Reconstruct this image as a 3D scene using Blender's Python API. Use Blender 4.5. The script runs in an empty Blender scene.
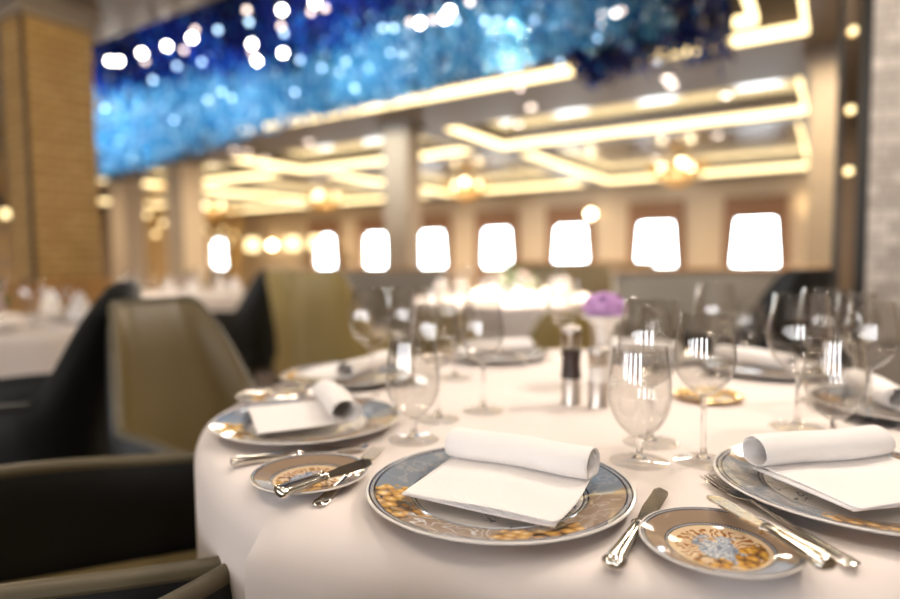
import bpy, bmesh, math, random
from mathutils import Vector, Matrix
PI = math.pi
S = bpy.context.scene
COL = S.collection
def rad(d): return d * PI / 180

# ------------------------------------------------------------------ materials
def new_mat(name):
    m = bpy.data.materials.new(name); m.use_nodes = True
    nt = m.node_tree; nt.nodes.clear()
    out = nt.nodes.new('ShaderNodeOutputMaterial')
    return m, nt, out
def lk(nt, a, b): nt.links.new(a, b)
def setv(nt, sock, v):
    if hasattr(v, 'is_linked') or hasattr(v, 'links'): nt.links.new(v, sock)
    else: sock.default_value = v
def mth(nt, op, a, b=0.0, c=None):
    n = nt.nodes.new('ShaderNodeMath'); n.operation = op
    setv(nt, n.inputs[0], a); setv(nt, n.inputs[1], b)
    if c is not None: setv(nt, n.inputs[2], c)
    return n.outputs[0]
def mix(nt, f, a, b):
    n = nt.nodes.new('ShaderNodeMix'); n.data_type = 'RGBA'
    setv(nt, n.inputs[0], f)
    for s, v in ((n.inputs[6], a), (n.inputs[7], b)):
        if isinstance(v, tuple): s.default_value = (v[0], v[1], v[2], 1)
        else: nt.links.new(v, s)
    return n.outputs[2]
def noise(nt, vec, scale, detail=3, rough=.5, out=0):
    n = nt.nodes.new('ShaderNodeTexNoise'); n.inputs['Scale'].default_value = scale
    n.inputs['Detail'].default_value = detail; n.inputs['Roughness'].default_value = rough
    if vec is not None: nt.links.new(vec, n.inputs['Vector'])
    return n.outputs[out]
def objco(nt): return nt.nodes.new('ShaderNodeTexCoord').outputs['Object']
def ramp(nt, f, stops, interp='LINEAR'):
    n = nt.nodes.new('ShaderNodeValToRGB'); cr = n.color_ramp; cr.interpolation = interp
    while len(cr.elements) > 1: cr.elements.remove(cr.elements[-1])
    for i, (p, c) in enumerate(stops):
        e = cr.elements[0] if i == 0 else cr.elements.new(p)
        e.position = p; e.color = (c[0], c[1], c[2], 1)
    nt.links.new(f, n.inputs[0]); return n.outputs[0]
def principled(nt, out, base=(.8,.8,.8), rough=.5, metal=0, spec=.5, coat=0, sheen=0):
    b = nt.nodes.new('ShaderNodeBsdfPrincipled')
    if isinstance(base, tuple): b.inputs['Base Color'].default_value = (base[0], base[1], base[2], 1)
    else: nt.links.new(base, b.inputs['Base Color'])
    setv(nt, b.inputs['Roughness'], rough); b.inputs['Metallic'].default_value = metal
    b.inputs['Specular IOR Level'].default_value = spec
    b.inputs['Coat Weight'].default_value = coat; b.inputs['Coat Roughness'].default_value = .05
    b.inputs['Sheen Weight'].default_value = sheen
    nt.links.new(b.outputs[0], out.inputs[0]); return b
def bump(nt, b, h, strength=.3, dist=.002):
    n = nt.nodes.new('ShaderNodeBump'); n.inputs['Strength'].default_value = strength
    n.inputs['Distance'].default_value = dist
    nt.links.new(h, n.inputs['Height']); nt.links.new(n.outputs[0], b.inputs['Normal'])
def simple(name, base, rough=.5, metal=0, spec=.5, coat=0, var=.08, scale=20, bmp=0, bscale=200, sheen=0):
    m, nt, out = new_mat(name); co = objco(nt)
    n = noise(nt, co, scale)
    c = mix(nt, n, tuple(x*(1-var) for x in base), tuple(min(1, x*(1+var)) for x in base))
    b = principled(nt, out, c, rough, metal, spec, coat, sheen)
    if bmp: bump(nt, b, noise(nt, co, bscale, 4), bmp, .001)
    return m
def emis(name, col, st):
    m, nt, out = new_mat(name)
    e = nt.nodes.new('ShaderNodeEmission'); e.inputs[0].default_value = (*col, 1); e.inputs[1].default_value = st
    nt.links.new(e.outputs[0], out.inputs[0]); return m

def porcelain(name, R, kind):
    """printed china: everything is a function of the radius and the angle of the plate itself"""
    m, nt, out = new_mat(name); co = objco(nt)
    sp = nt.nodes.new('ShaderNodeSeparateXYZ'); nt.links.new(co, sp.inputs[0])
    x, y = sp.outputs[0], sp.outputs[1]
    r = mth(nt, 'DIVIDE', mth(nt, 'SQRT', mth(nt, 'ADD', mth(nt, 'MULTIPLY', x, x), mth(nt, 'MULTIPLY', y, y))), R)
    th = mth(nt, 'ARCTAN2', y, x)
    def band(lo, hi): return mth(nt, 'MULTIPLY', mth(nt, 'GREATER_THAN', r, lo), mth(nt, 'LESS_THAN', r, hi))
    def beads(n, lo, hi):
        s = mth(nt, 'GREATER_THAN', mth(nt, 'SINE', mth(nt, 'MULTIPLY', th, n)), 0.0)
        return mth(nt, 'MULTIPLY', s, band(lo, hi))
    def fine(sc, lo, hi):                       # thin scroll lines out of a noise contour
        f = noise(nt, co, sc, 2)
        d = mth(nt, 'ABSOLUTE', mth(nt, 'SUBTRACT', f, .5))
        return mth(nt, 'LESS_THAN', d, .02)
    taupe = (.30, .215, .15); dark = (.035, .035, .05); blue = (.225, .25, .285); gold = (.62, .36, .09); brown = (.26, .12, .04)
    white = (.80, .77, .73); cream = (.70, .53, .34)
    n1 = noise(nt, co, 28 if kind == 'charger' else 50, 3)
    if kind == 'charger':
        r0, r1, r2 = .655, .928, .978
        # segments of the rim
        def near(deg): return mth(nt, 'COSINE', mth(nt, 'SUBTRACT', th, rad(deg)))
        seg = mth(nt, 'MAXIMUM', mth(nt, 'SUBTRACT', near(160), .72), mth(nt, 'SUBTRACT', near(35), .93))
        segb = mth(nt, 'GREATER_THAN', mth(nt, 'ADD', seg, mth(nt, 'MULTIPLY', mth(nt, 'SUBTRACT', n1, .5), .15)), .0)
        rim = mix(nt, segb, taupe, blue)
        rim = mix(nt, mth(nt, 'MULTIPLY', fine(34, 0, 1), .35), rim, (.50, .45, .40))
        sh = mth(nt, 'MAXIMUM', mth(nt, 'SUBTRACT', near(222), .93), mth(nt, 'SUBTRACT', near(308), .945))
        sh = mth(nt, 'MAXIMUM', sh, mth(nt, 'SUBTRACT', near(85), .96))
        shellm = mth(nt, 'MULTIPLY', mth(nt, 'GREATER_THAN', mth(nt, 'ADD', sh, mth(nt, 'MULTIPLY', mth(nt, 'SUBTRACT', noise(nt, co, 45, 2), .5), .16)), .0), mth(nt, 'GREATER_THAN', noise(nt, co, 62, 1), .40))
        curl = mth(nt, 'MULTIPLY', mth(nt, 'GREATER_THAN', near(262), .90), mth(nt, 'GREATER_THAN', mth(nt, 'SINE', mth(nt, 'MULTIPLY', noise(nt, co, 30, 1), 55.0)), .86))
        rim = mix(nt, curl, rim, (.62, .60, .60))
        vor = nt.nodes.new('ShaderNodeTexVoronoi'); vor.inputs['Scale'].default_value = 75; nt.links.new(co, vor.inputs['Vector'])
        shc = ramp(nt, vor.outputs['Distance'], [(0, (.90, .74, .46)), (.3, gold), (.52, (.40, .20, .05)), (.72, (.07, .04, .02))])
        rim = mix(nt, shellm, rim, shc)
        center = mix(nt, mth(nt, 'MULTIPLY', mth(nt, 'MULTIPLY', fine(70, 0, 1), mth(nt, 'GREATER_THAN', noise(nt, co, 14, 1), .55)), band(.44, .61)), white, (.14, .15, .19))
        motif = mth(nt, 'MULTIPLY', mth(nt, 'GREATER_THAN', noise(nt, co, 16, 1), .56), band(.40, .60))
        center = mix(nt, mth(nt, 'MULTIPLY', motif, .25), center, (.38, .37, .38))
    else:
        r0, r1, r2 = .655, .915, .972
        seg = mth(nt, 'GREATER_THAN', mth(nt, 'ADD', mth(nt, 'SINE', mth(nt, 'ADD', th, -2.9)), mth(nt, 'MULTIPLY', mth(nt, 'SUBTRACT', n1, .5), .5)), .80)
        rim = mix(nt, seg, taupe, (.34, .38, .45))
        wob = mth(nt, 'MULTIPLY', mth(nt, 'SUBTRACT', noise(nt, co, 85, 4), .5), 22.0)
        br = mth(nt, 'SINE', mth(nt, 'ADD', mth(nt, 'MULTIPLY', th, 30.0), wob))
        br = mth(nt, 'MULTIPLY', mth(nt, 'GREATER_THAN', br, .25), band(.20, .54))
        up = mth(nt, 'GREATER_THAN', mth(nt, 'ADD', y, mth(nt, 'MULTIPLY', n1, .01)), -.004)
        center = mix(nt, mth(nt, 'MULTIPLY', br, up), cream, (.30, .115, .03))
        low = mth(nt, 'MULTIPLY', mth(nt, 'MULTIPLY', mth(nt, 'SUBTRACT', 1.0, up), band(.0, .57)), mth(nt, 'GREATER_THAN', noise(nt, co, 95, 2), .42))
        vor = nt.nodes.new('ShaderNodeTexVoronoi'); vor.inputs['Scale'].default_value = 130; nt.links.new(co, vor.inputs['Vector'])
        center = mix(nt, low, center, ramp(nt, vor.outputs['Distance'], [(0, (.85, .58, .16)), (.35, (.58, .30, .04)), (.6, brown), (.8, (.08, .04, .02))]))
        bl = mth(nt, 'LESS_THAN', mth(nt, 'ADD', r, mth(nt, 'MULTIPLY', mth(nt, 'SUBTRACT', noise(nt, co, 75, 2), .5), .75)), .30)
        blc = ramp(nt, mth(nt, 'FRACT', mth(nt, 'MULTIPLY', noise(nt, co, 85, 2), 7.0)), [(0, (.06, .075, .11)), (.22, (.20, .235, .30)), (.6, (.36, .40, .46)), (.9, (.62, .65, .70))])
        center = mix(nt, bl, center, blc)
    c = mix(nt, mth(nt, 'GREATER_THAN', r, r0), center, rim)
    for lo, hi in ((r0-.03, r0+.015), (r1, r2)):
        c = mix(nt, band(lo, hi), c, dark)
        mid = (lo+hi)/2; w = (hi-lo)*.22
        c = mix(nt, beads(int(2*PI*mid*R/.0030), mid-w, mid+w), c, (.62, .61, .60))
    c = mix(nt, mth(nt, 'GREATER_THAN', r, r2), c, (.78, .74, .70))
    c = mix(nt, mth(nt, 'GREATER_THAN', sp.outputs[2], .0001), (.78, .74, .70), c)
    b = principled(nt, out, c, .07, 0, .42, 0)
    return m

def thin_glass(name, tint=(.97, .98, .98), ior=1.5):
    m, nt, out = new_mat(name)
    t = nt.nodes.new('ShaderNodeBsdfTransparent'); t.inputs[0].default_value = (*tint, 1)
    g = nt.nodes.new('ShaderNodeBsdfGlossy'); g.inputs['Roughness'].default_value = .015
    f = nt.nodes.new('ShaderNodeLayerWeight'); f.inputs[0].default_value = .5
    fac = mth(nt, 'ADD', mth(nt, 'MULTIPLY', mth(nt, 'POWER', f.outputs['Facing'], 4.2), .95), .06)
    mx = nt.nodes.new('ShaderNodeMixShader')
    nt.links.new(fac, mx.inputs[0]); nt.links.new(t.outputs[0], mx.inputs[1]); nt.links.new(g.outputs[0], mx.inputs[2])
    nt.links.new(mx.outputs[0], out.inputs[0]); return m
def solid_glass(name):
    m, nt, out = new_mat(name)
    g = nt.nodes.new('ShaderNodeBsdfGlass'); g.inputs['Roughness'].default_value = .0; g.inputs['IOR'].default_value = 1.45
    nt.links.new(g.outputs[0], out.inputs[0]); return m
def tiles(name, c1, c2, mortar, scale, bw, rh, rough, metal, ms=.012):
    m, nt, out = new_mat(name); co = objco(nt)
    mp = nt.nodes.new('ShaderNodeCombineXYZ'); sp = nt.nodes.new('ShaderNodeSeparateXYZ'); nt.links.new(co, sp.inputs[0])
    nt.links.new(mth(nt, 'ADD', sp.outputs[0], sp.outputs[1]), mp.inputs[0]); nt.links.new(sp.outputs[2], mp.inputs[1])
    br = nt.nodes.new('ShaderNodeTexBrick'); nt.links.new(mp.outputs[0], br.inputs['Vector'])
    br.inputs['Color1'].default_value = (*c1, 1); br.inputs['Color2'].default_value = (*c2, 1); br.inputs['Mortar'].default_value = (*mortar, 1)
    br.inputs['Scale'].default_value = scale; br.inputs['Brick Width'].default_value = bw; br.inputs['Row Height'].default_value = rh
    br.inputs['Mortar Size'].default_value = ms; br.inputs['Bias'].default_value = 0
    c = mix(nt, mth(nt, 'MULTIPLY', noise(nt, co, 9, 4), .6), br.outputs[0], c2)
    b = principled(nt, out, c, rough, metal)
    bump(nt, b, br.outputs['Fac'], -.4, .004)
    return m
def carpet_mat():
    m, nt, out = new_mat('carpet'); co = objco(nt)
    v = nt.nodes.new('ShaderNodeTexVoronoi'); v.inputs['Scale'].default_value = 2.2; nt.links.new(co, v.inputs['Vector'])
    w = mth(nt, 'SINE', mth(nt, 'MULTIPLY', v.outputs['Distance'], 28.0))
    c = mix(nt, mth(nt, 'GREATER_THAN', w, .1), (.13, .10, .085), (.30, .245, .20))
    c = mix(nt, mth(nt, 'MULTIPLY', noise(nt, co, 300, 2), .5), c, (.18, .14, .12))
    b = principled(nt, out, c, .95, 0, .1); bump(nt, b, noise(nt, co, 500), .5, .003); return m
def cloth_mat(name, base, weave=900, st=.25):
    m, nt, out = new_mat(name); co = objco(nt)
    c = mix(nt, noise(nt, co, 6), tuple(x*.97 for x in base), base)
    b = principled(nt, out, c, .85, 0, .2, 0, .15)
    w = nt.nodes.new('ShaderNodeTexWave'); w.inputs['Scale'].default_value = weave/6; w.inputs['Distortion'].default_value = .3
    nt.links.new(co, w.inputs['Vector'])
    w.bands_direction = 'DIAGONAL'
    bump(nt, b, mth(nt, 'ADD', w.outputs['Fac'], noise(nt, co, weave, 2)), st, .0008); return m
def rod_mat(name, cols, rough=.15, tr=.5):
    m, nt, out = new_mat(name)
    g = nt.nodes.new('ShaderNodeNewGeometry')
    c = ramp(nt, g.outputs['Random Per Island'], cols)
    b = principled(nt, out, c, rough, 0, .6)
    t = nt.nodes.new('ShaderNodeBsdfTranslucent'); nt.links.new(c, t.inputs[0])
    mx = nt.nodes.new('ShaderNodeMixShader'); mx.inputs[0].default_value = tr
    nt.links.new(b.outputs[0], mx.inputs[1]); nt.links.new(t.outputs[0], mx.inputs[2]); nt.links.new(mx.outputs[0], out.inputs[0])
    return m

M = dict(
    cloth=cloth_mat('white_linen', (.80, .72, .675), 700, .04),
    napkin=cloth_mat('napkin_linen', (.88, .84, .815), 900, .5),
    charger=porcelain('charger_china', .153, 'charger'),
    bread=porcelain('bread_china', .078, 'bread'),
    porcelain=simple('white_porcelain', (.80, .77, .74), .15, 0, .5, .5, .02),
    silver=simple('polished_silver', (.80, .76, .68), .13, 1, var=.04, scale=60, bmp=.05, bscale=90),
    gold=simple('gold_metal', (.75, .52, .22), .22, 1, var=.08),
    glass=thin_glass('thin_clear_glass', (.955, .95, .94)), sglass=solid_glass('solid_clear_glass'),
    footglass=thin_glass('thin_foot_glass', (.99, .99, .985)),
    acrylic=thin_glass('clear_acrylic', (.93, .90, .86)),
    steel=simple('brushed_steel', (.62, .57, .52), .3, 1, var=.06, scale=80),
    darkband=simple('dark_wood_band', (.035, .018, .014), .35, 0),
    whiteband=simple('white_band', (.80, .75, .70), .4, 0),
    olive=simple('olive_leather', (.175, .13, .055), .38, 0, .5, 0, .06, 6, .15, 300),
    oliveshade=simple('olive_leather_trim', (.105, .085, .048), .40, 0, .5, 0, .06, 6, .15, 300),
    tan=simple('tan_leather', (.36, .27, .10), .42, 0, .5, 0, .06, 6, .15, 300),
    black=simple('black_leather', (.010, .0105, .010), .42, 0, .3, 0, .1, 6, .15, 300),
    slate=simple('slate_blue_leather', (.07, .085, .10), .45),
    darkleg=simple('dark_stained_wood', (.03, .02, .015), .35),
    greyuph=simple('grey_beige_upholstery', (.26, .235, .20), .7, 0, .3, 0, .08, 8, .2),
    brownwood=simple('warm_brown_wood', (.33, .17, .055), .35, 0, .5, .2, .25, 8),
    brownval=simple('brown_valance_fabric', (.24, .125, .065), .8),
    goldmosaic=tiles('gold_mosaic', (.42, .27, .10), (.30, .175, .055), (.15, .085, .03), 1, .11, .055, .42, .15, .006),
    palemosaic=tiles('pale_mosaic', (.45, .36, .24), (.36, .28, .18), (.22, .17, .11), 1, .06, .035, .5, .2),
    silvermosaic=tiles('silver_mosaic', (.68, .62, .56), (.30, .265, .23), (.25, .22, .19), 1, .10, .06, .3, .1, .004),
    creamcol=simple('cream_plaster', (.40, .30, .195), .5),
    wall=simple('beige_wall', (.50, .385, .255), .6, 0, .3),
    wallbrown=simple('brown_wall', (.20, .12, .055), .45),
    ceil=simple('taupe_ceiling', (.185, .145, .108), .5, 0, .4),
    gloss=simple('glossy_ceiling_panel', (.22, .22, .225), .15, .75, .5, 0, .03),
    darkpanel=simple('dark_blue_panel', (.012, .016, .05), .3, 0, .4),
    greypanel=simple('grey_stone_panel', (.27, .235, .20), .4),
    darktrim=simple('dark_trim', (.02, .02, .022), .7, 0, .2),
    bronze=simple('bronze_mirror', (.55, .42, .30), .12, 1),
    carpet=carpet_mat(),
    window=emis('daylight_window', (.88, .95, 1.0), 12),
    backwindow=emis('soft_daylight_window', (.97, .97, 1.0), 15),
    cove=emis('warm_cove_light', (1.0, .75, .38), 2.8),
    bulb=emis('warm_bulb', (1.0, .80, .50), 14),
    spotlamp=emis('downlight_lens', (1.0, .80, .66), 7),
    white_bulb=emis('cool_bulb', (.50, .75, 1.0), 3.6), pink_bulb=emis('rosy_bulb', (1, .78, .68), 3.5),
    warm_bulb=emis('sparkling_bulb', (1.0, .93, .82), 16),
    shade=emis('lit_lamp_shade', (1.0, .75, .38), 2.4),
    candle=emis('candle_glow', (1.0, .82, .55), 12),
    crystal=simple('gold_crystal', (.80, .48, .12), .2, .5),
    bluerod=rod_mat('blue_glass_rods', [(0, (.015, .11, .30)), (.4, (.04, .25, .45)), (.8, (.15, .42, .58)), (1, (.55, .72, .80))]),
    navyrod=rod_mat('navy_glass_rods', [(0, (.003, .004, .035)), (.5, (.006, .012, .11)), (.9, (.010, .035, .27)), (1, (.02, .16, .42))], .15, .35),
    green=simple('leaf_green', (.06, .14, .03), .5),
    purple=simple('lilac_petal', (.56, .32, .60), .6, var=.25, scale=60),
    pinkpetal=simple('pale_petal', (.70, .50, .50), .6),
    butter=simple('butter', (.80, .62, .33), .4),
)

# ------------------------------------------------------------------ mesh helpers
def link(name, me, mat, parent=None, smooth=True, loc=(0,0,0), rot=(0,0,0)):
    o = bpy.data.objects.new(name, me); COL.objects.link(o)
    if mat is not None: me.materials.append(mat)
    if smooth:
        for p in me.polygons: p.use_smooth = True
        try: me.set_sharp_from_angle(angle=rad(45))
        except Exception: pass
    o.location = loc; o.rotation_euler = rot
    if parent: o.parent = parent
    return o
def from_bm(name, bm, mat, parent=None, smooth=True, loc=(0,0,0), rot=(0,0,0), recalc=True):
    if recalc: bmesh.ops.recalc_face_normals(bm, faces=bm.faces)
    me = bpy.data.meshes.new(name); bm.to_mesh(me); bm.free()
    return link(name, me, mat, parent, smooth, loc, rot)
def thing(name, label, cat, loc=(0,0,0), rz=0, group=None):
    o = bpy.data.objects.new(name, None); COL.objects.link(o); o.empty_display_size = .05
    o.location = loc; o.rotation_euler = (0, 0, rz)
    return tag(o, label, cat, group)
def tag(o, label, cat, group=None, kind=None):
    o['label'] = label; o['category'] = cat
    if group: o['group'] = group
    if kind: o['kind'] = kind
    return o
def dup(root, loc, rz, label, group=None):
    r = root.copy(); COL.objects.link(r); r.location = loc; r.rotation_euler = (0, 0, rz)
    r['label'] = label
    if group: r['group'] = group
    for ch in list(root.children):
        c = ch.copy(); COL.objects.link(c); c.parent = r
        for g in list(ch.children):
            d = g.copy(); COL.objects.link(d); d.parent = c
    return r
def add_lathe(bm, prof, seg=48, c=(0,0), close=False):
    rings = []
    for r, z in prof:
        if r < 1e-6: rings.append([bm.verts.new((c[0], c[1], z))])
        else: rings.append([bm.verts.new((c[0]+r*math.cos(2*PI*i/seg), c[1]+r*math.sin(2*PI*i/seg), z)) for i in range(seg)])
    pairs = list(zip(rings[:-1], rings[1:]))
    if close: pairs.append((rings[-1], rings[0]))
    for a, b in pairs:
        for i in range(seg):
            j = (i+1) % seg
            if len(a) == 1 and len(b) == 1: continue
            if len(a) == 1: bm.faces.new((a[0], b[j], b[i]))
            elif len(b) == 1: bm.faces.new((a[i], a[j], b[0]))
            else: bm.faces.new((a[i], a[j], b[j], b[i]))
def lathe(name, prof, mat, parent=None, seg=48, loc=(0,0,0), close=False):
    bm = bmesh.new(); add_lathe(bm, prof, seg, (0,0), close)
    return from_bm(name, bm, mat, parent, loc=loc)
def add_box(bm, x0, x1, y0, y1, z0, z1, bev=0):
    r = bmesh.ops.create_cube(bm, size=1); vs = r['verts']
    for v in vs: v.co = Vector(((x0+x1)/2+v.co.x*(x1-x0), (y0+y1)/2+v.co.y*(y1-y0), (z0+z1)/2+v.co.z*(z1-z0)))
    if bev:
        es = list({e for v in vs for e in v.link_edges})
        bmesh.ops.bevel(bm, geom=es, offset=bev, segments=3, profile=.5, affect='EDGES')
def box(name, b, mat, parent=None, bev=0, loc=(0,0,0), rot=(0,0,0)):
    bm = bmesh.new(); add_box(bm, *b, bev=bev)
    return from_bm(name, bm, mat, parent, smooth=bool(bev), loc=loc, rot=rot)
def add_loft(bm, secs, n=14):
    """secs: (x, y, z, half width y, half thickness z)"""
    rings = []
    for x, y, z, w, t in secs:
        rings.append([bm.verts.new((x, y+w*math.cos(2*PI*i/n), z+t*math.sin(2*PI*i/n))) for i in range(n)])
    for a, b in zip(rings[:-1], rings[1:]):
        for i in range(n):
            j = (i+1) % n; bm.faces.new((a[i], a[j], b[j], b[i]))
    bm.faces.new(rings[0]); bm.faces.new(rings[-1])
def loft(name, secs, mat, parent=None, n=14):
    bm = bmesh.new(); add_loft(bm, secs, n); return from_bm(name, bm, mat, parent)
def ico(bm, c, r, sub=1):
    bmesh.ops.create_icosphere(bm, subdivisions=sub, radius=r, matrix=Matrix.Translation(c))
def smoothstep(a, b, x):
    t = max(0, min(1, (x-a)/(b-a))); return t*t*(3-2*t)

# ------------------------------------------------------------------ room frame: a runs along the window wall, v towards it
RZ = rad(-32)
def P(a, v, z=0): return Vector((.848*a+.530*v, -.530*a+.848*v, z))
CE = 2.75
def room_obj(name, bm, mats, smooth=False, parent=None):
    bmesh.ops.recalc_face_normals(bm, faces=bm.faces)
    me = bpy.data.meshes.new(name); bm.to_mesh(me); bm.free()
    for m in mats[1:] if len(mats) > 1 else []: pass
    o = link(name, me, mats[0], parent, smooth)
    for m in mats[1:]: me.materials.append(m)
    if parent is None: o.rotation_euler = (0, 0, RZ)
    return o
def room_thing(name, label, cat, a, v, z, group=None):
    return thing(name, label, cat, P(a, v, z), RZ, group)
def structure(o): o['kind'] = 'structure'; return o

# coffers: (a0, a1, v0, v1, height of recess, cove label)
COFFERS = [(-6.9, -.2, 2.7, 5.6, .62), (-4.4, -.3, 6.9, 8.65, .2), (-8.7, -4.9, 6.9, 8.65, .2), (-13.0, -9.2, 6.9, 8.65, .2),
           (-4.4, -.4, 9.2, 13.9, .2), (-8.7, -4.9, 9.2, 13.9, .2), (-13.0, -9.2, 9.2, 13.9, .2), (-17.5, -13.6, 9.2, 13.9, .2)]
A0, A1, V0, V1 = -20.0, 4.5, -6.5, 14.8
def build_ceiling():
    ab = sorted({A0, A1} | {c[0] for c in COFFERS} | {c[1] for c in COFFERS})
    vb = sorted({V0, V1} | {c[2] for c in COFFERS} | {c[3] for c in COFFERS})
    bm = bmesh.new()
    for i in range(len(ab)-1):
        for j in range(len(vb)-1):
            ca, cv = (ab[i]+ab[i+1])/2, (vb[j]+vb[j+1])/2
            if any(c[0] < ca < c[1] and c[2] < cv < c[3] for c in COFFERS): continue
            q = [(ab[i], vb[j]), (ab[i+1], vb[j]), (ab[i+1], vb[j+1]), (ab[i], vb[j+1])]
            bm.faces.new([bm.verts.new((x, y, CE)) for x, y in q][::-1])
    bmesh.ops.remove_doubles(bm, verts=bm.verts, dist=1e-4)
    structure(room_obj('ceiling', bm, [M['ceil']]))
    for k, (a0, a1, v0, v1, h) in enumerate(COFFERS):
        bm = bmesh.new(); z1 = CE+h
        cs = [(a0, v0), (a1, v0), (a1, v1), (a0, v1)]
        lo = [bm.verts.new((x, y, CE)) for x, y in cs]; hi = [bm.verts.new((x, y, z1)) for x, y in cs]
        for i in range(4):
            j = (i+1) % 4; bm.faces.new((lo[i], lo[j], hi[j], hi[i]))
        f = bm.faces.new(hi); f.material_index = 1
        structure(room_obj('trim_%d' % (k+1), bm, [M['ceil'], M['darkpanel'] if k == 0 else M['gloss']]))
build_ceiling()
bm = bmesh.new(); bm.faces.new([bm.verts.new(p) for p in ((A0, V0, 0), (A1, V0, 0), (A1, V1, 0), (A0, V1, 0))])
structure(room_obj('floor', bm, [M['carpet']]))

def cove(a0, a1, v0, v1, z0, z1, label, group='warm cove light strips in the ceiling coffers', w=.03):
    bm = bmesh.new()
    add_box(bm, a0, a1, v1-w, v1, z0, z1); add_box(bm, a0, a0+w, v0, v1-w, z0, z1)
    add_box(bm, a1-w, a1, v0, v1-w, z0, z1)
    tag(room_obj('cove_light', bm, [M['cove']]), label, 'light strip', group)
CL = ['warm cove light strip framing the coffer that holds the blue glass sculpture',
      'warm cove light rectangle in the coffer beside the pale mosaic column',
      'warm cove light rectangle in the coffer behind the cream plaster column',
      'warm cove light rectangle of the coffer above the slim pale column',
      'warm cove light rectangle of the large coffer with a gold chandelier above the brightest windows',
      'warm cove light rectangle of the large coffer behind the cream plaster column, by the windows',
      'warm cove light rectangle of the third coffer along the windows from the mosaic pier',
      'warm cove light rectangle of the last coffer along the window wall']
for ci, ((a0, a1, v0, v1, h), l) in enumerate(zip(COFFERS, CL)):
    e = .004
    if ci == 0:
        bm = bmesh.new(); add_box(bm, a0+e, a1-e, v1-.034, v1-e, CE+.005, CE+.085); add_box(bm, a1-.034, a1-e, v0+1.2, v1-.03, CE+.005, CE+.085)
        tag(room_obj('cove_light', bm, [M['cove']]), l, 'light strip', 'warm cove light strips in the ceiling coffers')
        continue
    cove(a0+e, a1-e, v0+e, v1-e, CE+.005, CE+.085, l)
# stepped inner frame of the sculpture's coffer
bm = bmesh.new(); add_box(bm, -.68, -.52, 5.16, 5.2, CE+.015, CE+.085); add_box(bm, -.56, -.52, 3.6, 5.16, CE+.015, CE+.085)
tag(room_obj('cove_light', bm, [M['cove']]), 'short inner warm light strip turning a corner beside the navy glass rods', 'light strip', 'warm cove light strips in the ceiling coffers')

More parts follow.
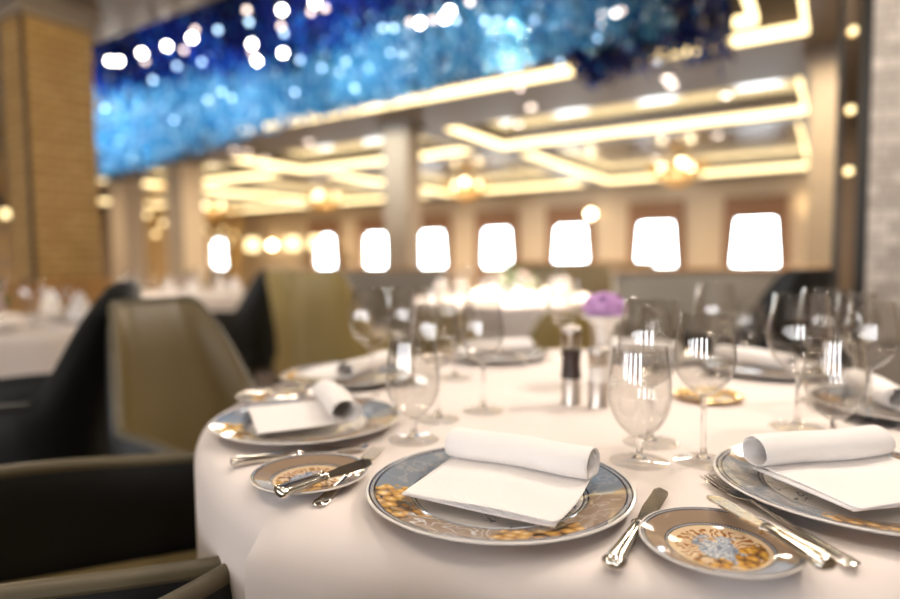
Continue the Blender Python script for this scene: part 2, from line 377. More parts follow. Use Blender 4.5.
# window wall ---------------------------------------------------------------
def ratio_to_a(px, v=14.8):       # where the line of sight of a window centre meets the window wall
    k = (px-450)/612.0
    return (k*.848*v - .53*v) / (.848 + .53*k)
WA = [-.0, -2.2, -4.4, -6.6, -8.8, -11.0, -13.2, -15.4, -17.6]
WA = [ratio_to_a(755)-2.09*i for i in (-1, 0, 1, 2, 3, 4, 5, 6, 8.55)]
WW, WZ0, WZ1 = 1.0, .86, 1.88
bm = bmesh.new()
add_box(bm, A0, A1, V1, V1+.25, 0, WZ0); add_box(bm, A0, A1, V1, V1+.25, WZ1, CE+.01)
edges = [A0] + sum(([c-WW/2, c+WW/2] for c in sorted(WA)), []) + [A1]
for i in range(0, len(edges), 2): add_box(bm, edges[i], edges[i+1], V1, V1+.25, WZ0, WZ1)
structure(room_obj('wall_window', bm, [M['wall']]))
for i, c in enumerate(sorted(WA, reverse=True)):
    bm = bmesh.new()
    # bowed pane with rounded upper corners
    pts = []
    hw, r = WW/2, .16
    for k in range(9):
        t = PI/2*k/8; pts.append((hw-r+r*math.cos(t)-.05*(1 if k > 0 else 0)*math.sin(t), WZ1-r+r*math.sin(t)))
    top = pts + [(-x, z) for x, z in reversed(pts)]
    outline = [(hw, WZ0)] + top + [(-hw, WZ0)]
    fr = [bm.verts.new((c+x, V1+.14, z)) for x, z in outline]; bk = [bm.verts.new((c+x, V1+.17, z)) for x, z in outline]
    bm.faces.new(fr); bm.faces.new(bk[::-1])
    for k in range(len(fr)): j = (k+1) % len(fr); bm.faces.new((fr[k], fr[j], bk[j], bk[k]))
    structure(room_obj('window_%d' % (i+1), bm, [M['window']]))
    # corner infill of the opening
    bm = bmesh.new()
    for s in (-1, 1):
        q = [(c+s*hw, WZ1)] + [(c+s*x, z) for x, z in pts]
        f = [bm.verts.new((x, V1+.10, z)) for x, z in q]; bm.faces.new(f)
    ex = bmesh.ops.extrude_face_region(bm, geom=list(bm.faces))
    for v in ex['geom']:
        if isinstance(v, bmesh.types.BMVert): v.co.y += .035
    structure(room_obj('trim_%d' % (20+i), bm, [M['brownval']]))
    lab = 'brown valance with side drapes around %s' % (
        'the window partly hidden by the mosaic pier', 'the window beside the pale mosaic column', 'the broad window above the lilac flower',
        'the window with a globe sconce at its side', 'the large bright window behind the small candlelit table', 'the window just beside the cream plaster column',
        'the window beyond the plaster column', 'the window behind the lit lamp shades', 'the last window of the row')[i]
    t = room_thing('window_curtain', lab, 'curtain', c, V1, 0, 'brown valances and drapes at the windows')
    bm = bmesh.new()
    n = 24
    for k in range(n):                 # pleated valance
        x0, x1 = -.62+1.24*k/n, -.62+1.24*(k+1)/n
        add_box(bm, x0, x1-.006, -.16-.02*(k % 2), -.02, 1.84, 2.34)
    from_bm('valance', bm, M['brownval'], t, False)
    for s in (-1, 1):
        bm = bmesh.new()
        for k in range(4):
            y0, y1 = -.12-.02*(k % 2), -.03           # each pleat hangs from the rail and is drawn outwards below
            q = []
            for z, x in ((.1, .50+.04*k), (1.84, .37+.065*k)):
                q.append([bm.verts.new((s*xx, yy, z)) for xx, yy in ((x, y0), (x+(.035 if z < 1 else .06), y0), (x+(.035 if z < 1 else .06), y1), (x, y1))])
            for i_ in range(4): bm.faces.new((q[0][i_], q[0][(i_+1) % 4], q[1][(i_+1) % 4], q[1][i_]))
            bm.faces.new(q[0]); bm.faces.new(q[1])
        from_bm('drape', bm, M['brownval'], t, False)
# other walls
box_w = lambda name, b, mat: structure(room_obj(name, (lambda m: (add_box(m, *b), m)[1])(bmesh.new()), [mat]))
box_w('wall_left', (A0-.2, A0, V0, V1+.25, 0, CE+.01), M['wallbrown'])
box_w('wall_right', (A1, A1+.2, V0, V1+.25, 0, CE+.01), M['creamcol'])
box_w('baseboard_window', (A0, A1, V1-.03, V1, 0, .14), M['brownwood'])

BW = [-11.0, -8.4, -5.8, -3.2, -.6, 2.0]
bm = bmesh.new(); add_box(bm, A0, A1, V0-.2, V0, 0, .9); add_box(bm, A0, A1, V0-.2, V0, 2.2, CE+.01)
edges = [A0] + sum(([c-.5, c+.5] for c in BW), []) + [A1]
for i in range(0, len(edges), 2): add_box(bm, edges[i], edges[i+1], V0-.2, V0, .9, 2.2)
structure(room_obj('wall_back', bm, [M['wall']]))
for i, c in enumerate(BW):
    bm = bmesh.new(); add_box(bm, c-.5, c+.5, V0-.14, V0-.11, .9, 2.2)
    structure(room_obj('window_%d' % (i+20), bm, [M['backwindow']]))
# sconces on the window wall
def sconce(a, v, z, label, r=.09):
    t = room_thing('wall_sconce', label, 'wall lamp', a, v, z, 'globe sconces between the windows')
    bm = bmesh.new(); ico(bm, (0, -.17, 0), r, 3); from_bm('globe', bm, M['bulb'], t)
    bm = bmesh.new(); add_box(bm, -.03, .03, -.10, 0, -.16, -.10); add_box(bm, -.05, .05, -.015, 0, -.22, .02); add_box(bm, -.02, .02, -.19, -.08, -.13, -.10)
    from_bm('bracket', bm, M['gold'], t, False)
sconce(ratio_to_a(593), V1, 2.12, 'glowing globe sconce on the wall between two bright windows')
sconce(ratio_to_a(811), V1, 2.12, 'glowing globe sconce seen just beside the pale mosaic column')
sconce(ratio_to_a(277), V1, 1.60, 'glowing globe sconce low on the wall beyond the olive armchairs', .11)

# columns -------------------------------------------------------------------
def column(name, label, a0, a1, v0, v1, mat, cap=.06, dado=None, group=None):
    t = room_thing(name, label, 'column', (a0+a1)/2, (v0+v1)/2, 0, group)
    w, d = (a1-a0)/2, (v1-v0)/2
    box('shaft', (-w, w, -d, d, 0 if not dado else dado, CE-.14), mat, t)
    bm = bmesh.new(); add_box(bm, -w-cap*.5, w+cap*.5, -d-cap*.5, d+cap*.5, CE-.14, CE-.06); add_box(bm, -w-cap, w+cap, -d-cap, d+cap, CE-.06, CE)
    from_bm('capital', bm, M['ceil'], t, False)
    if dado:
        bm = bmesh.new(); add_box(bm, -w-.03, w+.03, -d-.03, d+.03, 0, dado-.05); add_box(bm, -w-.045, w+.045, -d-.045, d+.045, dado-.05, dado)
        from_bm('dado', bm, M['brownwood'] if mat == M['goldmosaic'] else M['greypanel'], t, False)
    return t
t = column('mosaic_column', 'broad gold mosaic column with a dark corner groove behind the white table', -4.65, -4.36, 1.93, 2.36, M['goldmosaic'], .05, .93)
bm = bmesh.new(); add_box(bm, .135, .155, -.225, -.205, .93, CE-.14); from_bm('corner_groove', bm, M['darkleg'], t, False)
column('plaster_column', 'slender cream plaster column between the two rows of light coffers', -4.85, -4.48, 6.2, 6.5, M['creamcol'], .05)
column('plaster_column', 'pale column standing just beside the beaded gold curtain', -9.2, -8.75, 6.05, 6.45, M['wall'], .05)
column('plaster_column', 'slim whitish column close to the edge of the broad gold column', -12.0, -11.5, 6.7, 7.1, M['creamcol'], .05)
column('mosaic_column', 'pale mosaic column next to the bronze mirror strip', -.20, .22, 6.0, 6.45, M['palemosaic'], .05, .9)

# silver mosaic pier on the right, with mirror strip and glowing globes standing in for reflected lights
PX, PY = 2.035, 3.0
t = thing('mosaic_pier', 'silver mosaic pier with grey stone dado at the frame edge', 'pier', (PX, PY, 0), RZ+rad(18))
box('mosaic_face', (0, 1.3, 0, .4, .80, CE-.005), M['silvermosaic'], t)
bm = bmesh.new()
for k in range(4): add_box(bm, -.0, 1.3, -.025, .4, .2*k, .2*k+.19)
add_box(bm, -.005, 1.3, -.012, .4, 0, .8)
from_bm('dado', bm, M['greypanel'], t, False)
box('edge_trim', (-.018, 0, -.01, .4, 0, CE-.005), M['darktrim'], t)
t = thing('mirror_strip', 'narrow bronze mirror strip beside the silver mosaic pier', 'mirror', (PX-.105, PY+.05, 0), RZ+rad(18))
box('mirror', (.004, .071, -.002, .02, .85, CE-.005), M['bronze'], t); box('side_frame', (0, .004, -.004, .03, .85, CE-.005), M['darktrim'], t); box('side_frame', (.071, .075, -.004, .03, .85, CE-.005), M['darktrim'], t); box('base', (0, .075, -.005, .03, 0, .85), M['darktrim'], t)
for z, l in ((2.12, 'topmost small gold globe standing in for a light reflected in the mirror strip'), (1.745, 'middle small gold globe standing in for a light reflected in the mirror strip'), (1.45, 'lowest small gold globe standing in for a light reflected in the mirror strip')):
    g = thing('reflection_globe', l, 'wall lamp', (PX-.075, PY+.03, z), RZ+rad(18), 'gold globes standing in for reflections in the mirror strip')
    bm = bmesh.new(); ico(bm, (0, 0, 0), .018, 2); from_bm('globe', bm, M['shade'], g)
    box('bracket', (-.006, .006, .01, .03, -.03, .01), M['gold'], g)

# ceiling downlights ----------------------------------------------------------
def at(px, py, z=None, Y=None):
    """line of sight of the photograph, cut by a height or a distance (used for planning the layout)"""
    d = (CAM_R @ Vector(((px-450)/612.0, -(py-299.5)/612.0, -1)))
    k = (z-1.035)/d.z if z is not None else Y/d.y
    return Vector((0, 0, 1.035)) + d*k
CAM_R = (Matrix.Rotation(rad(90-3.7), 3, 'X') @ Matrix.Rotation(rad(-.6), 3, 'Z'))
dl = None
for k, (x, y) in enumerate([(531, 107), (518, 124), (672, 84), (668, 78), (726, 95), (388, 142), (309, 142), (718, 135), (234, 150), (247, 152), (265, 159), (656, 158)]):
    p = at(x, y, z=CE-.012)
    if dl is None:
        dl = thing('ceiling_downlight', 'small round downlight set in the taupe ceiling between the light coffers', 'downlight', p, 0, 'small downlights in the taupe ceiling')
        lathe('lens', [(0, -.004), (.042, -.004), (.042, .012), (0, .012)], M['spotlamp'], dl, 24)
        lathe('trim_ring', [(.043, -.006), (.056, -.006), (.056, .012), (.043, .012)], M['steel'], dl, 24, close=True)
    else: dup(dl, p, 0, dl['label'])

# flush crystal chandeliers in the window side coffers
ch0 = None
for a, v, l in ((-2.4, 11.6, 'gold crystal chandelier glowing in the coffer above the broad windows'),
                (-6.8, 11.6, 'gold crystal chandelier glowing in the coffer beside the cream plaster column'),
                (-11.0, 11.6, 'gold crystal chandelier glowing in the third coffer along the windows'),
                (-15.5, 11.6, 'gold crystal chandelier glowing in the farthest coffer')):
    p = P(a, v, CE)
    if ch0 is None:
        random.seed(3)
        ch0 = thing('crystal_chandelier', l, 'chandelier', p, 0, 'gold crystal chandeliers by the windows')
        lathe('ceiling_plate', [(0, .2), (.2, .2), (.2, .16), (0, .16)], M['gold'], ch0, 24)
        lathe('stem', [(.02, .16), (.02, -.12)], M['gold'], ch0, 12)
        bm = bmesh.new()
        for ring, (rr, zz, n) in enumerate(((.5, -.1, 46), (.38, -.2, 36), (.25, -.3, 26), (.12, -.38, 14))):
            for k in range(n):
                t = 2*PI*k/n; x, y = rr*math.cos(t), rr*math.sin(t)
                m4 = Matrix.Translation((x, y, zz)) @ Matrix.Diagonal((.018, .018, .06, 1))
                bmesh.ops.create_icosphere(bm, subdivisions=1, radius=1, matrix=m4)
        from_bm('crystal_tiers', bm, M['crystal'], ch0)['kind'] = 'stuff'
        bm = bmesh.new()
        for zz, rr in ((-.04, .5), (-.14, .38), (-.24, .25)): add_lathe(bm, [(rr-.012, zz), (rr+.012, zz), (rr+.012, zz+.02), (rr-.012, zz+.02)], 32, close=True)
        for t in range(4):
            c, s = math.cos(t*PI/2), math.sin(t*PI/2)
            add_box(bm, min(0, .5*c)-.008, max(0, .5*c)+.008, min(0, .5*s)-.008, max(0, .5*s)+.008, -.06, -.04)
        from_bm('frame', bm, M['gold'], ch0, False)
        for k in range(3):
            t = 2*PI*k/3+.4; bm = bmesh.new(); ico(bm, (.3*math.cos(t), .3*math.sin(t), -.06), .055, 2); from_bm('lamp_bulb', bm, M['bulb'], ch0)
    else: dup(ch0, p, 0, l)

# the blue glass sculpture -----------------------------------------------------
random.seed(11)
sc = room_thing('glass_sculpture', 'large wave shaped ceiling sculpture of hanging blue glass rods with lights', 'chandelier', 0, 0, CE)
def rod(bm, a, v, z, L, w, tilt=.5):
    ax = Vector((random.uniform(-tilt, tilt), random.uniform(-tilt, tilt), 1)).normalized()*L/2
    s = ax.orthogonal().normalized()*w; t = ax.cross(s).normalized()*w
    c = Vector((a, v, z-CE))
    vs = [bm.verts.new(c+s), bm.verts.new(c+t), bm.verts.new(c-s), bm.verts.new(c-t)]
    u, d = bm.verts.new(c+ax), bm.verts.new(c-ax)
    for i in range(4): bm.faces.new((vs[i], vs[(i+1) % 4], u)); bm.faces.new((vs[(i+1) % 4], vs[i], d))
def zlow(a): return 2.34 + .10*math.sin(a*1.05+1.9) - .10*smoothstep(-5.6, -7.0, a) if False else 2.41+.03*math.sin(a*1.5+2.2)-.31*max(0, min(1.2, (-4.8-a)/2.2))
def vmid(a): return 4.15 + .25*math.sin(a*1.0)
bm = bmesh.new()
for k in range(17000):
    a = random.uniform(-7.9, -.9); q = random.random()
    th = max(.15, .33+.084*(-1.4-a))
    v = vmid(a)+random.gauss(0, .17)
    if random.random() > smoothstep(-.9, -2.6, a)*.8+.2: continue
    z = zlow(a) + q*th + .5*(v-vmid(a))**2
    rod(bm, a, v, z, random.uniform(.04, .09), random.uniform(.008, .016))
tag_b = from_bm('blue_glass_rods', bm, M['bluerod'], sc, False, recalc=False); tag_b['kind'] = 'stuff'
bm = bmesh.new()
for k in range(11000):
    a = random.uniform(-7.6, -.72); v = random.uniform(2.85, 5.45)
    z = 2.86 + .07*math.sin(a*1.7+v*1.3) + random.random()**1.3*.38
    e = smoothstep(-1.6, .0, a)
    if random.random() < e: z -= random.random()*.42
    if v < 3.3: z += .15
    rod(bm, a, v, min(z, 3.32), random.uniform(.06, .14), random.uniform(.010, .02))
for k in range(2200):
    a = random.uniform(-1.9, -.72); v = random.uniform(4.9, 5.5)
    rod(bm, a, v, 2.62+.07*math.sin(a*4)+random.random()*.42, random.uniform(.06, .14), random.uniform(.010, .02))
tag_n = from_bm('navy_glass_rods', bm, M['navyrod'], sc, False, recalc=False); tag_n['kind'] = 'stuff'
box('mounting_plate', (-7.0+.15, -.3, 2.8, 5.5, .585, .612), M['darkpanel'], sc)
def local(p):            # world -> room frame
    return Vector((.848*p.x-.530*p.y, .530*p.x+.848*p.y, p.z-CE))
bl = [(110,61,2),(119,61,2),(142,53,2),(145,61,1),(167,46,2),(184,50,1),(192,38,2),(195,30,1),(218,30,0),(249,22,0),(252,44,2),(257,61,2),(252,52,1),
      (283,53,2),(284,33,0),(282,10,2),(281,26,1),(177,66,0),(202,62,0),(153,80,0),(174,120,0),(222,92,0),(232,98,0),(300,60,0),(247,10,1),(315,2,2),(325,8,1),(311,12,1),
      (383,28,0),(394,28,0),(410,22,1),(420,23,2),(433,20,1),(445,18,2),(450,11,2),(456,20,0),(470,2,1),(485,21,0),(498,21,0),(413,72,2),(512,50,0),(491,67,0),(488,51,0),
      (430,52,0),(442,66,0),(368,68,0),(355,88,0),(346,62,0),(340,72,0),(322,68,0),(553,52,0),(572,21,0),(595,14,0),(604,14,2),(617,12,2),(622,10,1),(597,38,0),(520,88,1),
      (120,140,0),(195,145,0),(105,108,0),(208,100,0),(295,92,0),(390,53,0),(540,40,1),(470,70,0),(450,50,1),(560,62,0),(535,20,0)]
for k, (x, y, c) in enumerate(bl):
    # where the sight line meets a layer under / in front of the glass
    best = None
    low = y > 62 + (0 if x > 250 else (250-x)*.0)
    p = at(x, y, z=2.62 if y < 75 else 2.42)
    L = local(p)
    bm = bmesh.new(); ico(bm, L, {0: .019, 1: .019, 2: .026}[c], 1)
    from_bm('lamp_bulb', bm, M['white_bulb'] if c == 0 else (M['pink_bulb'] if c == 1 else M['warm_bulb']), sc)

# ------------------------------------------------------------------ the table
TC = Vector((.270, 1.235, 0)); TR = .726; TZ = .75
def tablecloth(name, c, R, label, group=None, folds=11, seed=1, amp=.03, mat=None, phase=0.0):
    bm = bmesh.new(); n = 220 if R > .72 else 72
    rings = []
    zs = [(0, TZ), (R*.5, TZ), (R-.045, TZ), (R-.028, TZ-.002), (R-.014, TZ-.008), (R-.004, TZ-.018), (R+.001, TZ-.030), (R+.003, TZ-.045), (R+.003, TZ-.065), (R+.003, TZ-.09), (R+.003, TZ-.13), (R+.003, TZ-.18), (R+.003, TZ-.32), (R+.003, TZ-.50), (R+.003, .03)]
    for i, (r, z) in enumerate(zs):
        if r == 0: rings.append([bm.verts.new((0, 0, z))]); continue
        ring = []
        for k in range(n):
            t = 2*PI*k/n; q = smoothstep(TZ+.002, TZ-.05, z)
            f = ((t-rad(228))/(2*PI)*folds) % 1.0
            f = (1-f)**3 + .08*math.sin(5*t+seed)
            rr = r + amp*q*f
            ring.append(bm.verts.new((rr*math.cos(t), rr*math.sin(t), z)))
        rings.append(ring)
    for a, b in zip(rings[:-1], rings[1:]):
        for i in range(n):
            j = (i+1) % n
            if len(a) == 1: bm.faces.new((a[0], b[i], b[j]))
            else: bm.faces.new((a[i], b[i], b[j], a[j]))
    o = from_bm(name, bm, mat or M['cloth'], loc=c)
    m = o.modifiers.new('s', 'SOLIDIFY'); m.thickness = .003; m.offset = -1
    return tag(o, label, 'tablecloth', group)
def table(c, R, label, cl_label, group=None, **kw):
    t = thing('round_table', label, 'table', c, 0, group)
    lathe('tabletop', [(0, TZ-.035), (R-.055, TZ-.035), (R-.05, TZ-.02), (R-.055, TZ-.006), (0, TZ-.006)], M['brownwood'], t)
    lathe('pedestal', [(.04, .04), (.045, .5), (.10, TZ-.035)], M['darkleg'], t, 24)
    lathe('base', [(0, 0), (.3, 0), (.3, .02), (.06, .05), (0, .05)], M['darkleg'], t, 32)
    tablecloth('tablecloth', c, R, cl_label, ('white cloths on the background tables' if group else None), **kw)
table(tuple(TC), TR, 'round dining table under the white cloth, laid with patterned plates', 'white tablecloth draped over the big round table laid for dinner', folds=8, amp=.036)

# ---- china, cutlery, napkins
def frame(c, phi):         # phi: direction from the table centre outwards
    return rad(phi+90)     # local +y points to the table centre, +x to the diner's right side
def mk_charger(loc, rz, label):
    prof = [(0,.006),(.092,.006),(.100,.008),(.108,.011),(.148,.0185),(.152,.019),(.153,.0178),(.151,.0160),(.110,.0062),(.094,.0020),(.090,0),(.084,0),(.082,.0025),(0,.0030)]
    o = lathe('charger_plate', prof, M['charger'], None, 128, loc)
    o.rotation_euler.z = rz; o.scale = (1.033, 1.033, 1)
    return tag(o, label, 'plate', 'patterned charger plates around the table')
def mk_bread(loc, rz, label):
    prof = [(0,.004),(.046,.004),(.052,.0065),(.074,.0135),(.0772,.0142),(.078,.0132),(.0765,.0115),(.054,.0040),(.047,.0),(.043,0),(.041,.002),(0,.002)]
    o = lathe('bread_plate', prof, M['bread'], None, 96, loc); o.rotation_euler.z = rz; o.scale = (.965, .965, 1)
    return tag(o, label, 'plate', 'patterned bread plates')
def mk_napkin(loc, rz, label, w=.185, near=-.085, seed=0):
    """one strip of folded linen: flat towards the diner, rolled up on the far side"""
    t = thing('folded_napkin', label, 'napkin', loc, rz, 'white napkins folded with a rolled edge')
    rnd = random.Random(seed)
    th = .0032
    path = [(near, .004), (near+.04, .003), (near+.08, .003), (.035, .003), (.055, .0035)]
    cy, cz, rr = .058, .0215, .0185
    for k in range(1, 31):
        a = -PI/2 + 2*PI*1.15*k/30; q = rr*(1-.10*k/30)
        path.append((cy+q*1.35*math.cos(a), cz+q*math.sin(a)))
    for k in range(1, 9):
        a = -PI/2 + 2*PI*1.15 + 1.6*k/8; q = rr*(.90-.12*k/8)
        path.append((cy+q*1.25*math.cos(a), cz+q*math.sin(a)))
    nx = 14
    bm = bmesh.new(); g = []
    for i, (y, z) in enumerate(path):
        row = []
        for j in range(nx+1):
            u = j/nx-.5
            ww = w*(1.0 + (.04 if i > 5 else 0))
            sk = .012*(1-i/len(path))
            row.append(bm.verts.new((u*ww + sk*(1 if i < 3 else .5), y + (0.002*math.sin(9*u+seed) if i > 4 else .006*u), z+.0012*math.sin(7*u+i*.5+seed)*(1 if i < 5 else .6) + .0012)))
        g.append(row)
    for a, b in zip(g[:-1], g[1:]):
        for j in range(nx): bm.faces.new((a[j], a[j+1], b[j+1], b[j]))
    o = from_bm('rolled_sheet', bm, M['napkin'], t)
    m = o.modifiers.new('s', 'SOLIDIFY'); m.thickness = th; m.offset = 0
    m = o.modifiers.new('ss', 'SUBSURF'); m.levels = 1; m.render_levels = 2
    # the doubled under-layer of the flat part
    bm = bmesh.new(); g = []
    for i in range(7):
        y = near+.004+(.052-near)*i/6
        g.append([bm.verts.new(((j/nx-.5)*w*.985+.009-.002*i, y, .0008+.0004*math.sin(6*j/nx+seed))) for j in range(nx+1)])
    for a, b in zip(g[:-1], g[1:]):
        for j in range(nx): bm.faces.new((a[j], a[j+1], b[j+1], b[j]))
    o = from_bm('under_fold', bm, M['napkin'], t)
    m = o.modifiers.new('s', 'SOLIDIFY'); m.thickness = .0022; m.offset = 1
    return t
def handle_secs(L, w, t, z):
    return [(x*L, 0, z, w*a, t*b) for x, a, b in ((0, .25, .3), (.015, .75, .7), (.05, 1.0, 1.0), (.10, 1.05, 1.0), (.16, .86, .9), (.22, .80, .85), (.5, .70, .78), (.75, .56, .7), (.90, .50, .65), (.94, .72, .85), (.97, .55, .7), (1, .42, .55))]
def add_handle(parent, L, w, t, z):
    h = loft('handle', handle_secs(L, w, t, z), M['silver'], parent, 18)
    bm = bmesh.new()                              # raised beading lines of the handle
    for s in (-1, 1):
        add_loft(bm, [(x*L, s*w*a, z+t*.72, .0007, .0009) for x, a in ((.07, .55), (.15, .62), (.3, .50), (.6, .40), (.9, .25))], 6)
    ring = [(L*.925-.0015, 0, z, w*.66, t*.9), (L*.925, 0, z, w*.78, t*1.02), (L*.925+.0015, 0, z, w*.66, t*.9)]
    add_loft(bm, ring, 16)
    from_bm('handle_beading', bm, M['silver'], h)
def mk_knife(loc, rz, label, L=.215, tilt=0, butter=False):
    """local +x runs from the handle end to the tip; origin at the handle end"""
    t = thing('butter_knife' if butter else 'table_knife', label, 'knife', loc, rz, None)
    t.rotation_euler.y = tilt
    w, th = (.0112, .0066)
    hl = L*(.50 if butter else .50)
    add_handle(t, hl, w, th, th)
    bm = bmesh.new(); b0 = hl-.003
    bl = L-b0; bh = .0105
    for q in (0,):
        n = 16; up = []; lo = []
        for i in range(n+1):
            u = i/n
            e = bh*min(1, .55+1.2*u) * (1 if u < .78 else math.sqrt(max(.0, 1-((u-.78)/.22)**2)))
            up.append((b0+bl*u, e*.75 if u < .8 else e*.75+(.0035*(u-.8)/.2))); lo.append((b0+bl*u, -e))
        zt = th
        vt = []
        for (x, y1), (_, y0) in zip(up, lo):
            tk = .0011
            vt.append([bm.verts.new((x, y1, zt+tk)), bm.verts.new((x, y0, zt+.0002)), bm.verts.new((x, y0, zt-.0002)), bm.verts.new((x, y1, zt-tk))])
        for a, b in zip(vt[:-1], vt[1:]):
            for i in range(4): j = (i+1) % 4; bm.faces.new((a[i], a[j], b[j], b[i]))
        bm.faces.new(vt[0]); bm.faces.new(vt[-1])
    from_bm('blade', bm, M['silver'], t)
    return t
def mk_fork(loc, rz, label, L=.205):
    t = thing('table_fork', label, 'fork', loc, rz, 'silver forks')
    hl = L*.62
    secs = [(x*hl, 0, .0030+zz, w, th) for x, w, th, zz in ((0, .004, .0012, 0), (.02, .0085, .002, 0), (.08, .0100, .0022, 0), (.2, .0075, .0022, .0005), (.5, .0050, .0022, .002), (.8, .0034, .0022, .0045), (1.0, .0030, .0022, .0065))]
    h = loft('handle', secs, M['silver'], t, 14)
    bm = bmesh.new(); add_loft(bm, [(x*hl, 0, .0052+zz, .0012, .0006) for x, zz in ((.05, 0), (.3, .001), (.7, .0035))], 6); from_bm('handle_beading', bm, M['silver'], h)
    bm = bmesh.new(); x0 = hl-.002
    def zc(u): return .0095-.0065*math.sin(min(1, u*1.25)*PI*.62) + .004*u
    add_loft(bm, [(x0+(L-x0)*u, 0, zc(u), w, .0012) for u, w in ((0, .0030), (.08, .0060), (.16, .0095), (.26, .0112), (.36, .0115), (.42, .0113))], 14)
    for k in range(4):
        y = (k-1.5)*.0063
        add_loft(bm, [(x0+(L-x0)*u, y*(1-.05*u), zc(u), .0019*(1-.55*max(0, u-.6)/.4), .0011) for u in (.38, .5, .65, .8, .93, 1.0)], 8)
    from_bm('tines', bm, M['silver'], t)
    return t

RZP = .0062      # height of the charger's well
def place(cx, cy, phi, who, napkin_rz=0, pat=0, nap=True, nseed=0, nap_off=(0, -.005)):
    rz = frame(None, phi)
    mk_charger((cx, cy, TZ), rz+rad(pat), 'large charger plate with gold scroll rim %s' % who)
    if nap:
        ox, oy = nap_off
        wx = cx + ox*math.cos(rz)-oy*math.sin(rz); wy = cy + ox*math.sin(rz)+oy*math.cos(rz)
        mk_napkin((wx, wy, TZ+.0205-.001), rz+rad(napkin_rz), 'white napkin with a rolled edge %s' % who, seed=nseed)
place(.056, .716, 247.5, 'at the place closest to the camera', -7, nseed=1)
place(-.246, 1.040, 201, 'just behind the bread plate with the blue patch', 0, 62, nseed=2, nap_off=(-.01, -.01))
place(.484, .716, 294.6, 'beside the coral patterned bread plate in full view', -13, 0, nseed=3, nap_off=(-.005, .0))
place(.835, 1.10, 346, 'cut by the frame edge behind the stemmed glasses', 0, nseed=4)
place(.79, 1.50, 27, 'half hidden behind the tall stemmed glasses', 0, nseed=5)
place(.56, 1.72, 60, 'behind the goblet and the silver pepper mill', 0, nseed=6)
place(.125, 1.76, 105, 'across the table in front of the candlelit table', 0, nseed=7)
place(-.245, 1.455, 157, 'below the golden armchairs beyond the blurred glasses', 0, nseed=8)

bz = TZ
mk_bread((.259, .577, bz), rad(20), 'bread plate with coral pattern lying between the two closest chargers')
mk_bread((-.184, .778, bz), rad(-22), 'bread plate holding a butter knife near the hanging cloth fold')
mk_bread((-.362, 1.248, bz), rad(-60), 'bread plate half hidden behind the charger with gold edge by the olive armchair')
KZ = TZ+.0145
def knife_from(p, q, z, label, roll=0, **kw):
    d = Vector((q[0]-p[0], q[1]-p[1])); k = mk_knife((p[0], p[1], z), math.atan2(d.y, d.x), label, L=d.length, **kw)
    k.rotation_euler.x = rad(roll); return k
knife_from((.322, .505), (.286, .664), KZ, 'silver butter knife resting across the coral patterned bread plate', butter=True)
knife_from((-.202, .686), (-.108, .796), KZ, 'silver butter knife resting across the bread plate with a blue rim patch', butter=True, roll=14)
knife_from((-.425, 1.19), (-.30, 1.265), KZ, 'silver butter knife on the bread plate half hidden by the charger', butter=True)
knife_from((.144, .538), (.254, .722), TZ+.0003, 'silver table knife with beaded handle beside the coral patterned bread plate')
knife_from((-.309, .838), (-.125, .905), TZ+.0003, 'silver table knife whose handle pokes out behind the bread plate')
def fork_from(p, q, label):
    d = Vector((q[0]-p[0], q[1]-p[1])); return mk_fork((p[0], p[1], TZ+.0004), math.atan2(d.y, d.x), label, L=d.length)
fork_from((.367, .540), (.324, .762), 'silver fork lying between the coral bread plate and the charger')
fork_from((-.156, .692), (-.108, .897), 'silver fork with its handle end showing in front of the blurred bread plate')
fork_from((-.36, 1.162), (-.15, 1.245), 'silver fork beyond the charger near the olive armchair')

# ---- stemmed glasses
def glass_profile(kind):
    if kind == 'large':
        H, stem, foot = .223, .088, .042
        out = [(.0045, stem), (.014, stem+.004), (.030, stem+.018), (.042, stem+.036), (.0485, stem+.056), (.0490, stem+.066), (.0470, stem+.088), (.0430, stem+.112), (.0395, H)]
    elif kind == 'medium':
        H, stem, foot = .208, .092, .039
        out = [(.0042, stem), (.012, stem+.004), (.026, stem+.016), (.036, stem+.031), (.0402, stem+.048), (.0405, stem+.056), (.0385, stem+.078), (.0355, stem+.098), (.0325, H)]
    else:
        H, stem, foot = .160, .034, .040
        out = [(.0055, stem), (.014, stem+.004), (.030, stem+.020), (.0395, stem+.040), (.0430, stem+.060), (.0432, stem+.068), (.0412, stem+.090), (.0385, stem+.110), (.0365, H)]
    # smooth the outer curve
    pts = []
    for i in range(len(out)-1):
        p0 = out[max(0, i-1)]; p1 = out[i]; p2 = out[i+1]; p3 = out[min(len(out)-1, i+2)]
        for s in range(3):
            t = s/3; f = lambda a, b, c, d: .5*((2*b)+(-a+c)*t+(2*a-5*b+4*c-d)*t*t+(-a+3*b-3*c+d)*t**3)
            pts.append((f(p0[0], p1[0], p2[0], p3[0]), f(p0[1], p1[1], p2[1], p3[1])))
    pts.append(out[-1])
    return H, stem, foot, pts
